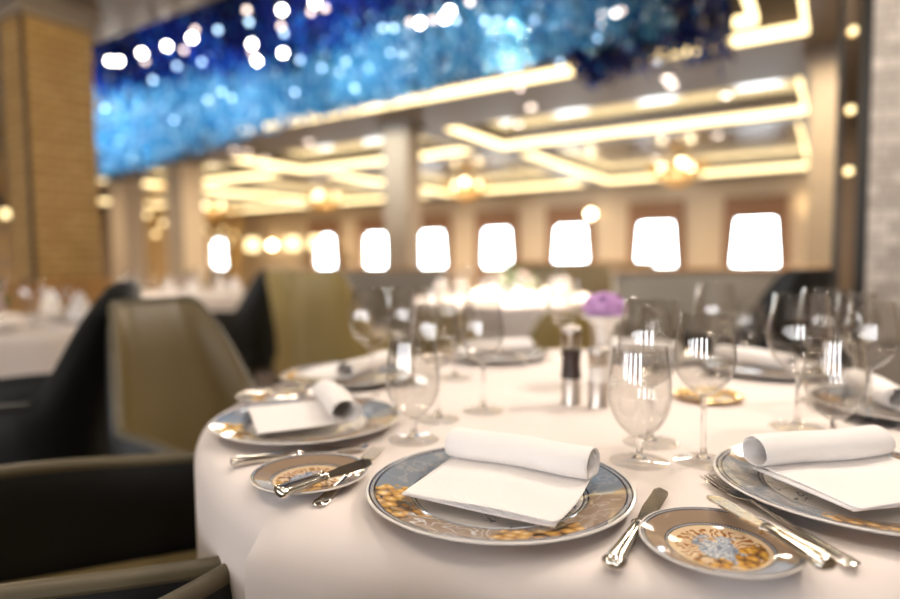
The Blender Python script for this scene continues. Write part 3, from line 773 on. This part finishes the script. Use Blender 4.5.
def mk_glass(kind, loc, label):
    H, stem, foot, out = glass_profile(kind)
    t = thing('wine_glass' if kind != 'goblet' else 'water_goblet', label, 'glass', loc, 0, 'clear stemmed glasses on the dining table')
    th = .0011
    inner = [(max(r-th, .0), z+(th if i < 8 else 0)) for i, (r, z) in enumerate(out)]
    inner = [(r, z) for r, z in inner if r > .004]
    prof = out + [(out[-1][0]-th*.5, H+.0005)] + inner[::-1] + [(0, inner[0][1]-.0012)]
    lathe('bowl', prof, M['glass'], t, 56)
    lathe('stem', [(0, stem+.0015), (.0045, stem+.001), (.0040, stem-.012), (.0034, stem*.6), (.0036, .022), (.0060, .010), (.0100, .0062), (0, .0060)], M['sglass'], t, 24)
    lathe('foot', [(0, .0062), (.010, .0058), (.022, .0034), (foot-.003, .0018), (foot, .0012), (foot, .0004), (foot-.002, 0), (0, 0)], M['footglass'], t, 56)
    return t
GL = {}
def glass(kind, px, py, label):
    p = at(px, py, z=TZ); p.z = TZ+.0004
    if kind not in GL: GL[kind] = mk_glass(kind, p, label)
    else: dup(GL[kind], p, random.uniform(0, 1), label)
glass('goblet', 639, 462, 'short stemmed water goblet standing in front of two taller glasses beside the closest charger')
glass('large', 650, 443, 'large wine glass standing directly behind the short goblet of the closest place')
glass('medium', 703, 462, 'medium wine glass with a long stem in front of the gold butter dish')
glass('large', 797, 428, 'large wine glass standing behind the rolled napkin, clear of its neighbours')
glass('goblet', 833, 442, 'short stemmed goblet partly hidden by the rolled napkin beside two taller glasses')
glass('medium', 868, 423, 'medium wine glass standing closest to the mosaic pier behind the rolled napkin')
glass('large', 823, 402, 'large wine glass overlapped by the glasses in front near the dark chair')
glass('medium', 742+112, 392, 'medium wine glass half hidden in the cluster below the mosaic pier')
glass('large', 714, 376, 'large wine glass across the table behind the medium one, against the grey bench')
glass('goblet', 747, 360, 'short goblet across the table in front of the black chair')
glass('goblet', 414, 440, 'short goblet with its foot next to the upper edge of the closest charger')
glass('medium', 438, 420, 'medium wine glass in the blurred cluster above the napkin roll')
glass('medium', 483, 411, 'medium wine glass at the edge of the blurred cluster facing the candlelit table')
glass('large', 372, 386, 'blurred wine glass at the edge of the cluster near the olive armchairs')
glass('large', 411, 384, 'blurred large wine glass in the middle of the back row of the cluster')
glass('large', 455, 378, 'blurred large wine glass at the end of the back row of the cluster')
glass('large', 563, 358, 'blurred wine glass standing behind the dark pepper mill')
glass('goblet', 655, 372, 'blurred goblet seen through the large glass, in front of the grey bench')

# ---- mills, vase with flower, butter dish
def mill(px, py, H, band0, band1, bandmat, label, name):
    p = at(px, py, z=TZ); t = thing(name, label, 'mill', (p.x, p.y, TZ), 0)
    R = .0195
    lathe('base', [(0, 0), (R, 0), (R, .004), (R-.0008, .006), (R-.0008, band0), (0, band0)], M['steel'], t, 32)
    lathe('grip_band', [(0, band0), (R+.0004, band0+.0005), (R-.0022, (band0+band1)/2), (R+.0004, band1-.0005), (0, band1)], bandmat, t, 32)
    lathe('clear_top', [(R-.001, band1), (R-.001, H-.012), (R-.0022, H-.012), (R-.0022, band1)], M['acrylic'], t, 32, close=True)
    lathe('spindle', [(0, band1), (.008, band1), (.007, H-.014), (0, H-.014)], M['steel'], t, 20)
    lathe('cap', [(0, H-.014), (R, H-.014), (R, H-.006), (R-.003, H-.003), (.006, H-.002), (.005, H+.002), (0, H+.003)], M['steel'], t, 32)
mill(571, 404, .155, .052, .112, M['darkband'], 'silver pepper mill with a dark brown middle band', 'pepper_mill')
mill(598, 407, .118, .050, .080, M['whiteband'], 'shorter silver salt mill with a pale middle band', 'salt_mill')
vx = at(604, 384, z=TZ)
v = thing('bud_vase', 'white porcelain vase with a wide flared top behind the mills', 'vase', (vx.x, vx.y, TZ), 0)
lathe('vase_body', [(0,0),(.030,0),(.031,.004),(.022,.010),(.0165,.03),(.0165,.09),(.018,.115),(.026,.138),(.044,.150),(.054,.155),(.0535,.158),(.043,.154),(.024,.142),(.0155,.118),(.014,.10),(0,.10)], M['porcelain'], v, 48)
lathe('foot_ring', [(.024, -.0), (.033, 0), (.033, .003), (.024, .003)], M['porcelain'], v, 40, close=True)
f = thing('lilac_flower', 'lilac ruffled flower head held by the white vase', 'flower', (vx.x, vx.y, TZ+.160), 0)
random.seed(5)
bm = bmesh.new()
for k in range(150):
    ph = random.uniform(0, 2*PI); el = math.asin(random.uniform(-.05, 1))
    d = Vector((math.cos(el)*math.cos(ph), math.cos(el)*math.sin(ph), math.sin(el)))
    c = Vector((d.x*.050, d.y*.050, .012+d.z*.036))*random.uniform(.82, 1)
    u = d.orthogonal().normalized(); w = d.cross(u)
    if random.random() < .5: u, w = w, u
    s = random.uniform(.008, .014); rr = []
    for q in range(7):
        t = 2*PI*q/7; rr.append(bm.verts.new(c+(u*math.cos(t)+w*math.sin(t))*s+d*(.004*math.sin(3*t))))
    m0 = bm.verts.new(c-d*.004)
    for q in range(7): bm.faces.new((m0, rr[q], rr[(q+1) % 7]))
ico(bm, (0, 0, .016), .030, 3)
from_bm('petals', bm, M['purple'], f, recalc=False)
bm = bmesh.new()
for k in range(7):
    t = 2*PI*k/7; c, s = math.cos(t), math.sin(t)
    pts = [(.005, 0, .0), (.028, .009, .008), (.050, .0, .012), (.028, -.009, .008)]
    bm.faces.new([bm.verts.new((x*c-y*s, x*s+y*c, z)) for x, y, z in pts])
from_bm('leaves', bm, M['green'], f, recalc=False)
lathe('flower_stem', [(0, -.045), (.003, -.045), (.003, .01), (0, .01)], M['green'], f, 8)
bp = at(708, 399, z=TZ)
b = thing('butter_dish', 'small gold rimmed butter dish behind the long stemmed glass', 'dish', (bp.x, bp.y, TZ), 0)
lathe('dish', [(0,.003),(.050,.003),(.058,.007),(.066,.011),(.068,.010),(.060,.004),(.050,0),(0,0)], M['gold'], b, 56)
lathe('inner_plate', [(0,.0032),(.048,.0032),(.048,.0045),(0,.0045)], M['porcelain'], b, 40)
box('butter_pat', (-.028, .024, -.016, .016, .0045, .022), M['butter'], b, .003, rot=(0, 0, .4))
for s in (-1, 1):
    bm = bmesh.new()
    for k in range(5):
        t = (k-2)*.35; ico(bm, (s*.050*math.cos(t), .024*math.sin(t)*1.1, .0125), .0055, 2)
    from_bm('handle', bm, M['gold'], b)

# ------------------------------------------------------------------ tub armchairs
def shell_path(n=64):
    """plan of the tub: from the front of one arm round the back to the other; local +x is the way the chair faces"""
    pts = []
    W, Fx, Bx, r = .275, .27, -.26, .20
    L1 = Fx-(Bx+r); L2 = PI*r/2; L3 = 2*(W-r)
    tot = 2*L1+2*L2+L3
    for i in range(n+1):
        s = tot*i/n
        if s < L1: p = (Fx-s, W, 0, 1)
        elif s < L1+L2:
            a = (s-L1)/r; p = (Bx+r-r*math.sin(a), W-r+r*math.cos(a), -math.sin(a), math.cos(a))
        elif s < L1+L2+L3: p = (Bx, W-r-(s-L1-L2), -1, 0)
        elif s < L1+2*L2+L3:
            a = (s-L1-L2-L3)/r; p = (Bx+r-r*math.cos(a), -(W-r)-r*math.sin(a), -math.cos(a), -math.sin(a))
        else: p = (Bx+r+(s-L1-2*L2-L3), -W, 0, -1)
        pts.append((s/tot, *p))
    return pts
def mk_chair(label, loc, rz, outer, back, trim, arm, group=None, top=.945):
    t = thing('tub_armchair', label, 'armchair', loc, rz, group)
    pts = shell_path(); th = .045
    def hgt(u):
        d = abs(u-.5)
        base = .645 - .015*smoothstep(.30, .5, d)
        return base + (top-base)*(1-smoothstep(.125, .245, d))
    def lean(u): return .10*(1-smoothstep(.10, .26, abs(u-.5)))
    zs = [0, .2, .4, .6, .8, .93, 1]
    O, I = [], []
    for (u, x, y, nx, ny) in pts:
        H = hgt(u); ro, ri = [], []
        for q in zs:
            z = .20+(H-.20)*q
            k = lean(u)*max(0, (z-.45)/.5)**1.2
            pinch = 1-.14*max(0, (z-.62)/.33)*(1-smoothstep(.12, .30, abs(u-.5)))
            rnd = .012 if q == 1 else 0
            ro.append((x-k+nx*(-rnd), (y+ny*(-rnd))*pinch, z-(0 if q < 1 else 0)))
            ri.append((x-k-nx*(th-rnd), (y-ny*(th-rnd))*pinch, z))
        ro[-1] = (ro[-1][0], ro[-1][1], ro[-1][2]); O.append(ro); I.append(ri)
    N = len(pts)
    def strip(name, A, mat, rng, par=t):
        bm = bmesh.new(); vs = {}
        def V(i, k, arr):
            key = (i, k)
            if key not in vs: vs[key] = bm.verts.new(arr[i][k])
            return vs[key]
        for i in rng:
            for k in range(len(A[0])-1):
                bm.faces.new((V(i, k, A), V(i+1, k, A), V(i+1, k+1, A), V(i, k+1, A)))
        o = from_bm(name, bm, mat, par); return o
    strip('outer_shell', O, outer, range(N-1))
    a1, a2 = int(N*.27), int(N*.73)
    strip('arm_lining', I, arm, range(0, a1)); strip('arm_lining', I, arm, range(a2, N-1))
    strip('backrest', I, back, range(a1, a2))
    # rounded rim running over arms and back, closed at the arm fronts
    R_ = []
    for i in range(N):
        o_, i_ = Vector(O[i][-1]), Vector(I[i][-1]); mid = (o_+i_)/2; w = (o_-i_)/2; w2 = w*1.25
        R_.append([tuple(mid+w2*math.cos(a)+Vector((0, 0, .016*math.sin(a)))) for a in [PI*2*q/12 for q in range(13)]])
    strip('rim', R_, trim, range(N-1))
    for e in (0, N-1):
        bm = bmesh.new()
        prof = [O[e][k] for k in range(len(zs))] + [I[e][k] for k in range(len(zs)-1, -1, -1)]
        f = bm.faces.new([bm.verts.new(p) for p in prof])
        ex = bmesh.ops.extrude_face_region(bm, geom=[f])
        for v_ in ex['geom']:
            if isinstance(v_, bmesh.types.BMVert): v_.co.x += .018
        bmesh.ops.bevel(bm, geom=[e_ for e_ in bm.edges if all(abs(v_.co.x-(pts[e][1]+.018)) < 1e-4 for v_ in e_.verts)], offset=.008, segments=2, affect='EDGES')
        from_bm('arm_front', bm, trim, t)
    box('seat_cushion', (-.22, .29, -.228, .228, .33, .46), back, t, .035)
    box('seat_base', (-.23, .27, -.235, .235, .20, .33), outer, t, .01)
    for sx in (-.20, .22):
        for sy in (-.2, .2): lathe('leg', [(0, 0), (.013, 0), (.022, .20), (0, .20)], M['darkleg'], t, 12, (sx, sy, 0))
    return t
def face(p, c): return math.atan2(c[1]-p[1], c[0]-p[0])
BK, OL, TN = M['black'], M['olive'], M['tan']
cA = (-.645, 1.67, 0)
chairA = mk_chair('olive armchair with its broad backrest facing us across from the dark chair', cA, rad(-33), BK, OL, M['oliveshade'], OL, top=.985)
chairA.scale = (.90, .90, .93)
chairB = mk_chair('black armchair turned towards the white table by the gold column', (-1.33, 1.84, 0), rad(202), BK, BK, BK, BK, top=.965)
chairP2 = mk_chair('black armchair with olive arm tops pushed up beside the tablecloth', (-.685, .91, 0), rad(22), BK, OL, M['oliveshade'], BK)
chairP2.scale = (1.15, 1, 1)
chairP1 = mk_chair('black armchair of which one olive arm end shows below the cloth', (-.178, .42, 0), rad(65), BK, OL, M['oliveshade'], BK, top=.80)
chC = mk_chair('gold olive armchair with slate lining seen from behind past the broad olive backrest', (-.98, 4.5, 0), rad(50), TN, M['slate'], TN, M['slate'], 'gold olive armchairs in the aisle', .97)
dup(chC, (-.62, 3.38, 0), rad(78), 'gold olive armchair standing closest behind the blurred wine glasses').scale = (.82, .82, 1)
dup(chairB, (-1.62, 4.95, 0), rad(150), 'black armchair standing in the aisle beyond the olive backrest')
dup(chairB, (-1.50, 5.85, 0), rad(185), 'black armchair farther down the aisle near the lit window')
dup(chairB, (1.52, 3.08, 0), rad(115), 'black armchair behind the stemmed glasses below the bright window')
dup(chC, (.02, 3.72, 0), rad(75), 'low gold olive armchair at the candlelit table above the folded napkin roll').scale = (.85, .85, .75)
dup(chC, (.62, 3.72, 0), rad(100), 'low gold olive armchair at the candlelit table beside the dark pepper mill').scale = (.85, .85, .75)

# ------------------------------------------------------------------ background tables and their settings
def small_napkin(c, label, group, first=[None]):
    if first[0] is None:
        bm = bmesh.new()
        n = 20
        rings = []
        for r, z in ((.055, 0), (.052, .03), (.040, .07), (.020, .11), (.004, .14)):
            rings.append([bm.verts.new(((r+.008*math.sin(5*2*PI*k/n))*math.cos(2*PI*k/n), (r+.008*math.sin(5*2*PI*k/n))*math.sin(2*PI*k/n), z)) for k in range(n)])
        for a, b in zip(rings[:-1], rings[1:]):
            for k in range(n): bm.faces.new((a[k], a[(k+1) % n], b[(k+1) % n], b[k]))
        bm.faces.new(rings[-1]); bm.faces.new(rings[0])
        o = from_bm('standing_napkin', bm, M['napkin'], None, loc=c); tag(o, label, 'napkin', group); first[0] = o; return o
    return dup(first[0], c, random.random()*3, label, group)
def small_plate(c, label, group, first=[None]):
    if first[0] is None:
        o = lathe('dinner_plate', [(0,.004),(.09,.004),(.14,.016),(.145,.015),(.10,.001),(.08,0),(0,0)], M['porcelain'], None, 40, c); tag(o, label, 'plate', group); first[0] = o; return o
    return dup(first[0], c, 0, label, group)
def bg_table(c, R, who, n=6, napk=True, glasses=6, seed=1, ph=0, **kw):
    random.seed(seed)
    table(c, R, 'round table under a white cloth %s' % who, 'white tablecloth on the table %s' % who, 'background dining tables', seed=seed, **kw)
    for k in range(n):
        a = 2*PI*k/n+ph; p = (c[0]+(R-.2)*math.cos(a), c[1]+(R-.2)*math.sin(a), TZ)
        small_plate(p, 'white dinner plate on the table %s' % who, 'plates on the table %s' % who)
        if napk: small_napkin((p[0], p[1], TZ+.0045), 'folded white napkin on the table %s' % who, 'napkins on the table %s' % who)
    for k in range(glasses):
        a = 2*PI*(k+.5)/glasses+ph; p = (c[0]+(R-.28)*math.cos(a), c[1]+(R-.28)*math.sin(a), TZ+.0004)
        dup(GL['large' if k % 2 else 'goblet'], p, 0, 'stemmed glass on the table %s' % who, 'glasses on the table %s' % who)
bg_table((-2.35, 2.92, 0), .71, 'in front of the gold mosaic column', 6, True, 6, 2, .3)
bg_table((-2.6, 5.9, 0), .72, 'beyond the olive backrest', 6, True, 6, 3, .1)
bg_table((.42, 4.75, 0), .70, 'with candles behind the dining table', 6, True, 6, 4, .2)
bg_table((1.2, 9.0, 0), .75, 'in front of the windows down the aisle', 6, True, 6, 6, .0)
# candles and flowers on the candlelit table
cn0 = None
for k, (x, y) in enumerate(((.22, 4.55), (.50, 4.45), (.74, 4.60), (.35, 4.98))):
    if cn0 is None:
        cn0 = thing('candle_lamp', 'small glowing glass candle lamp on the candlelit table', 'candle', (x, y, TZ), 0, 'glowing candle lamps on the candlelit table')
        lathe('glass_cup', [(.026, 0), (.036, .07), (.0345, .07), (.025, .002), (0, .002), (0, 0)], M['glass'], cn0, 24, close=False)
        lathe('glowing_candle', [(0, .003), (.022, .003), (.022, .055), (0, .06)], M['candle'], cn0, 20)
    else: dup(cn0, (x, y, TZ), 0, cn0['label'])
def bouquet(c, label, petal, n=14, s=.13):
    f = thing('flower_arrangement', label, 'flowers', c, 0)
    lathe('bowl', [(0, 0), (.05, 0), (.08, .06), (.075, .06), (.045, .005), (0, .005)], M['porcelain'], f, 24)
    bm = bmesh.new()
    for k in range(70):
        t = random.uniform(0, 2*PI); e = random.uniform(.1, 1.4); r = s*random.uniform(.8, 1.15)
        d = Vector((math.cos(t)*math.cos(e), math.sin(t)*math.cos(e), math.sin(e))); p = Vector((0, 0, .05))+d*r
        u = d.orthogonal().normalized()*.012
        bm.faces.new([bm.verts.new(q) for q in (p-d*.06, p-d*.02+u, p+d*.02, p-d*.02-u)])
    from_bm('leaves', bm, M['green'], f, recalc=False)
    for k in range(n):
        t = 2*PI*k/n*2.4; e = .3+1.1*(k/n); d = Vector((math.cos(t)*math.cos(e), math.sin(t)*math.cos(e), math.sin(e)))
        bm = bmesh.new(); ico(bm, Vector((0, 0, .05))+d*s*.8, .026, 2)
        for v_ in bm.verts: v_.co += Vector((random.uniform(-1, 1), random.uniform(-1, 1), random.uniform(-1, 1)))*.004
        from_bm('blossom', bm, petal, f)
bouquet((.52, 4.78, TZ), 'green leafy flower arrangement on the candlelit table', M['pinkpetal'], 5, .15)
bouquet((-2.5, 5.85, TZ), 'pink and green flower arrangement on the table beyond the olive backrest', M['pinkpetal'])
bouquet((-2.30, 2.98, TZ), 'pale flower bowl on the white table by the gold column', M['pinkpetal'])

# benches: long upholstered backs across the room
def bench(label, p, L, rz, mat, h=.98):
    t = thing('banquette_bench', label, 'bench', p, rz, 'upholstered banquettes')
    box('backrest', (-L/2, L/2, -.06, .06, .15, h), mat, t, .03)
    box('seat', (-L/2, L/2, .06, .58, .15, .46), mat, t, .03)
    box('top_rail', (-L/2-.01, L/2+.01, -.07, .07, h, h+.03), M['brownwood'], t, .008)
    box('plinth', (-L/2+.02, L/2-.02, -.04, .5, 0, .15), M['darkleg'], t)
    return t
bench('long grey banquette back behind the tall goblets', (1.75, 4.35, 0), 1.15, rad(-8), M['greyuph'], .93)
bench('pale grey banquette behind the blurred glass cluster', (-.95, 6.7, 0), 1.9, RZ+rad(20), M['greyuph'], .92)
bench('brown banquette beside the candlelit table', (1.30, 6.2, 0), 1.5, RZ+rad(20), M['olive'], .98)
bench('brown banquette below the bright window near the mosaic column', (3.0, 4.45, 0), 1.1, RZ+rad(20), M['brownwood'], .93)
# beaded gold curtains and lit lamp shades by the far corner
random.seed(9)
def bead_curtain(a, v, L, label, ang=0):
    t = room_thing('bead_curtain', label, 'curtain', a, v, 0, 'gold bead curtains')
    t.rotation_euler.z = RZ+ang
    box('curtain_rail', (-L/2, L/2, -.02, .02, 2.70, 2.74), M['gold'], t)
    bm = bmesh.new()
    for k in range(int(L/.11)):
        for q in range(20):
            if random.random() < .15: continue
            x = -L/2+.05+k*.11; z = .5+q*.11
            m4 = Matrix.Translation((x, random.uniform(-.02, .02), z)) @ Matrix.Diagonal((.03, .03, .045, 1)); bmesh.ops.create_icosphere(bm, subdivisions=1, radius=1, matrix=m4)
    o = from_bm('bead_strands', bm, M['crystal'], t); o['kind'] = 'stuff'
    for k in range(int(L/.28)):
        bm = bmesh.new(); ico(bm, (-L/2+.14+k*.28, -.08, 1.9+.25*math.sin(k*2.1)), .05, 2); from_bm('lamp_bulb', bm, M['shade'], t)
bead_curtain(-13.2, 8.2, 2.2, 'gold bead curtain hanging between the two slim pale columns', 0)
bead_curtain(-17.5, 13.2, 3.0, 'gold bead curtain with lamps near the last window')
bead_curtain(-9.2, 3.3, 2.2, 'gold bead curtain with lamps behind the broad gold column', rad(62))
ls0 = None
for px, l in ((254, 'lit drum lamp shade by the wall nearest the last window'), (318, 'lit drum lamp shade standing in front of the lit panel'), (294, 'lit drum lamp shade next to the low globe sconce')):
    k = (px-450)/612.0; v = 13.6; a = (k*.848*v-.53*v)/(.848+.53*k); p = P(a, v, 0)
    if ls0 is None:
        ls0 = thing('floor_lamp', l, 'lamp', p, 0, 'lit floor lamps by the far windows')
        lathe('base', [(0, 0), (.16, 0), (.16, .03), (0, .03)], M['gold'], ls0, 24); lathe('pole', [(0, .03), (.015, .03), (.015, 1.5), (0, 1.5)], M['gold'], ls0, 12)
        lathe('lamp_shade', [(.22, 1.42), (.20, 1.78), (.195, 1.78), (.215, 1.42)], M['shade'], ls0, 32, close=True)
    else: dup(ls0, p, 0, l)

# ------------------------------------------------------------------ lights
def area(name, loc, size, power, col, rot=(0, 0, 0), spread=180):
    l = bpy.data.lights.new(name, 'AREA'); l.shape = 'DISK'; l.size = size; l.energy = power; l.color = col; l.spread = rad(spread)
    o = bpy.data.objects.new(name, l); COL.objects.link(o); o.location = loc; o.rotation_euler = rot
    return o
def spot(loc, tgt, power, col, r=.045, ang=75):
    l = bpy.data.lights.new('unseen_ceiling_spot', 'SPOT'); l.energy = power; l.color = col; l.shadow_soft_size = r; l.spot_size = rad(ang); l.spot_blend = .6
    o = bpy.data.objects.new('unseen_ceiling_spot', l); COL.objects.link(o); o.location = loc
    o.rotation_euler = (Vector(tgt)-Vector(loc)).to_track_quat('-Z', 'Y').to_euler()
WC = (1, .88, .76)
for p, e in (((-.2, 1.9, 2.68), 52), ((.9, 2.0, 2.68), 46), ((.35, 1.2, 2.68), 44), ((-.5, .3, 2.68), 38), ((.75, -.1, 2.68), 36), ((.1, -1.0, 2.68), 30), ((1.5, .8, 2.68), 30)):
    spot(p, (.27, 1.0, .75), e*.35, WC)
spot((-1.7, 2.5, 2.68), (-2.6, 4.1, 1.6), 65, (1, .84, .6), ang=80)  # added spot with no source in view, brightens the gold mosaic column
spot((1.2, 1.3, 2.68), (2.5, 3.1, 1.7), 42, WC, ang=70)  # unseen spot added to brighten the silver mosaic pier
area('ceiling_fill', (-1.7, 1.2, 2.70), .3, 9, (1, .85, .68))  # unseen fill disk added under the ceiling
for a, v, p in ((-7, 5.9, 60), (-11.5, 5.0, 60), (-5.5, 2.2, 40), (-2, 6.3, 60), (-4.7, 11.5, 160), (-9, 11.5, 160), (-13.2, 11.5, 160), (.0, 5.0, 45), (0, 11.5, 120), (-16, 8, 90)):
    area('ceiling_fill', P(a, v, 2.70), .6, p, (1, .84, .66))  # fill disks without fixtures, added to light the background
for a, e in ((-6.6, 42), (-5.0, 34), (-3.3, 24), (-1.9, 8)):
    area('sculpture_fill', P(a, 2.2, 2.10), .2, e*.85, (.80, .90, 1), (rad(108), 0, RZ), 62)  # fill disks in mid-air, added to light up the glass rods
area('candle_table_fill', (.45, 4.5, 2.70), .3, 60, (1, .88, .72), spread=60)  # added overhead disk that brightens the candlelit table
area('ceiling_fill', (1.7, 1.7, 2.70), .4, 30, (1, .88, .76))  # unseen fill disk added on the pier side
w = bpy.data.worlds.new('world'); S.world = w; w.use_nodes = True
bg = w.node_tree.nodes['Background']; bg.inputs[0].default_value = (1, .86, .72, 1); bg.inputs[1].default_value = .75

# ------------------------------------------------------------------ camera
cam = bpy.data.cameras.new('camera'); co = bpy.data.objects.new('camera', cam); COL.objects.link(co)
co.matrix_world = Matrix.Translation((0, 0, 1.035)) @ CAM_R.to_4x4()
cam.sensor_width = 36; cam.lens = 612/900*36; cam.clip_start = .02
cam.dof.use_dof = True; cam.dof.focus_distance = .69; cam.dof.aperture_fstop = 1.42
S.camera = co
S.view_settings.view_transform = 'Standard'; S.view_settings.look = 'None'
S.view_settings.exposure = .72; S.view_settings.gamma = 1; S.view_settings.use_curve_mapping = False
S.cycles.use_denoising = True
S.cycles.max_bounces = 14; S.cycles.transparent_max_bounces = 32; S.cycles.transmission_bounces = 12
S.cycles.sample_clamp_indirect = 4; S.cycles.blur_glossy = .5
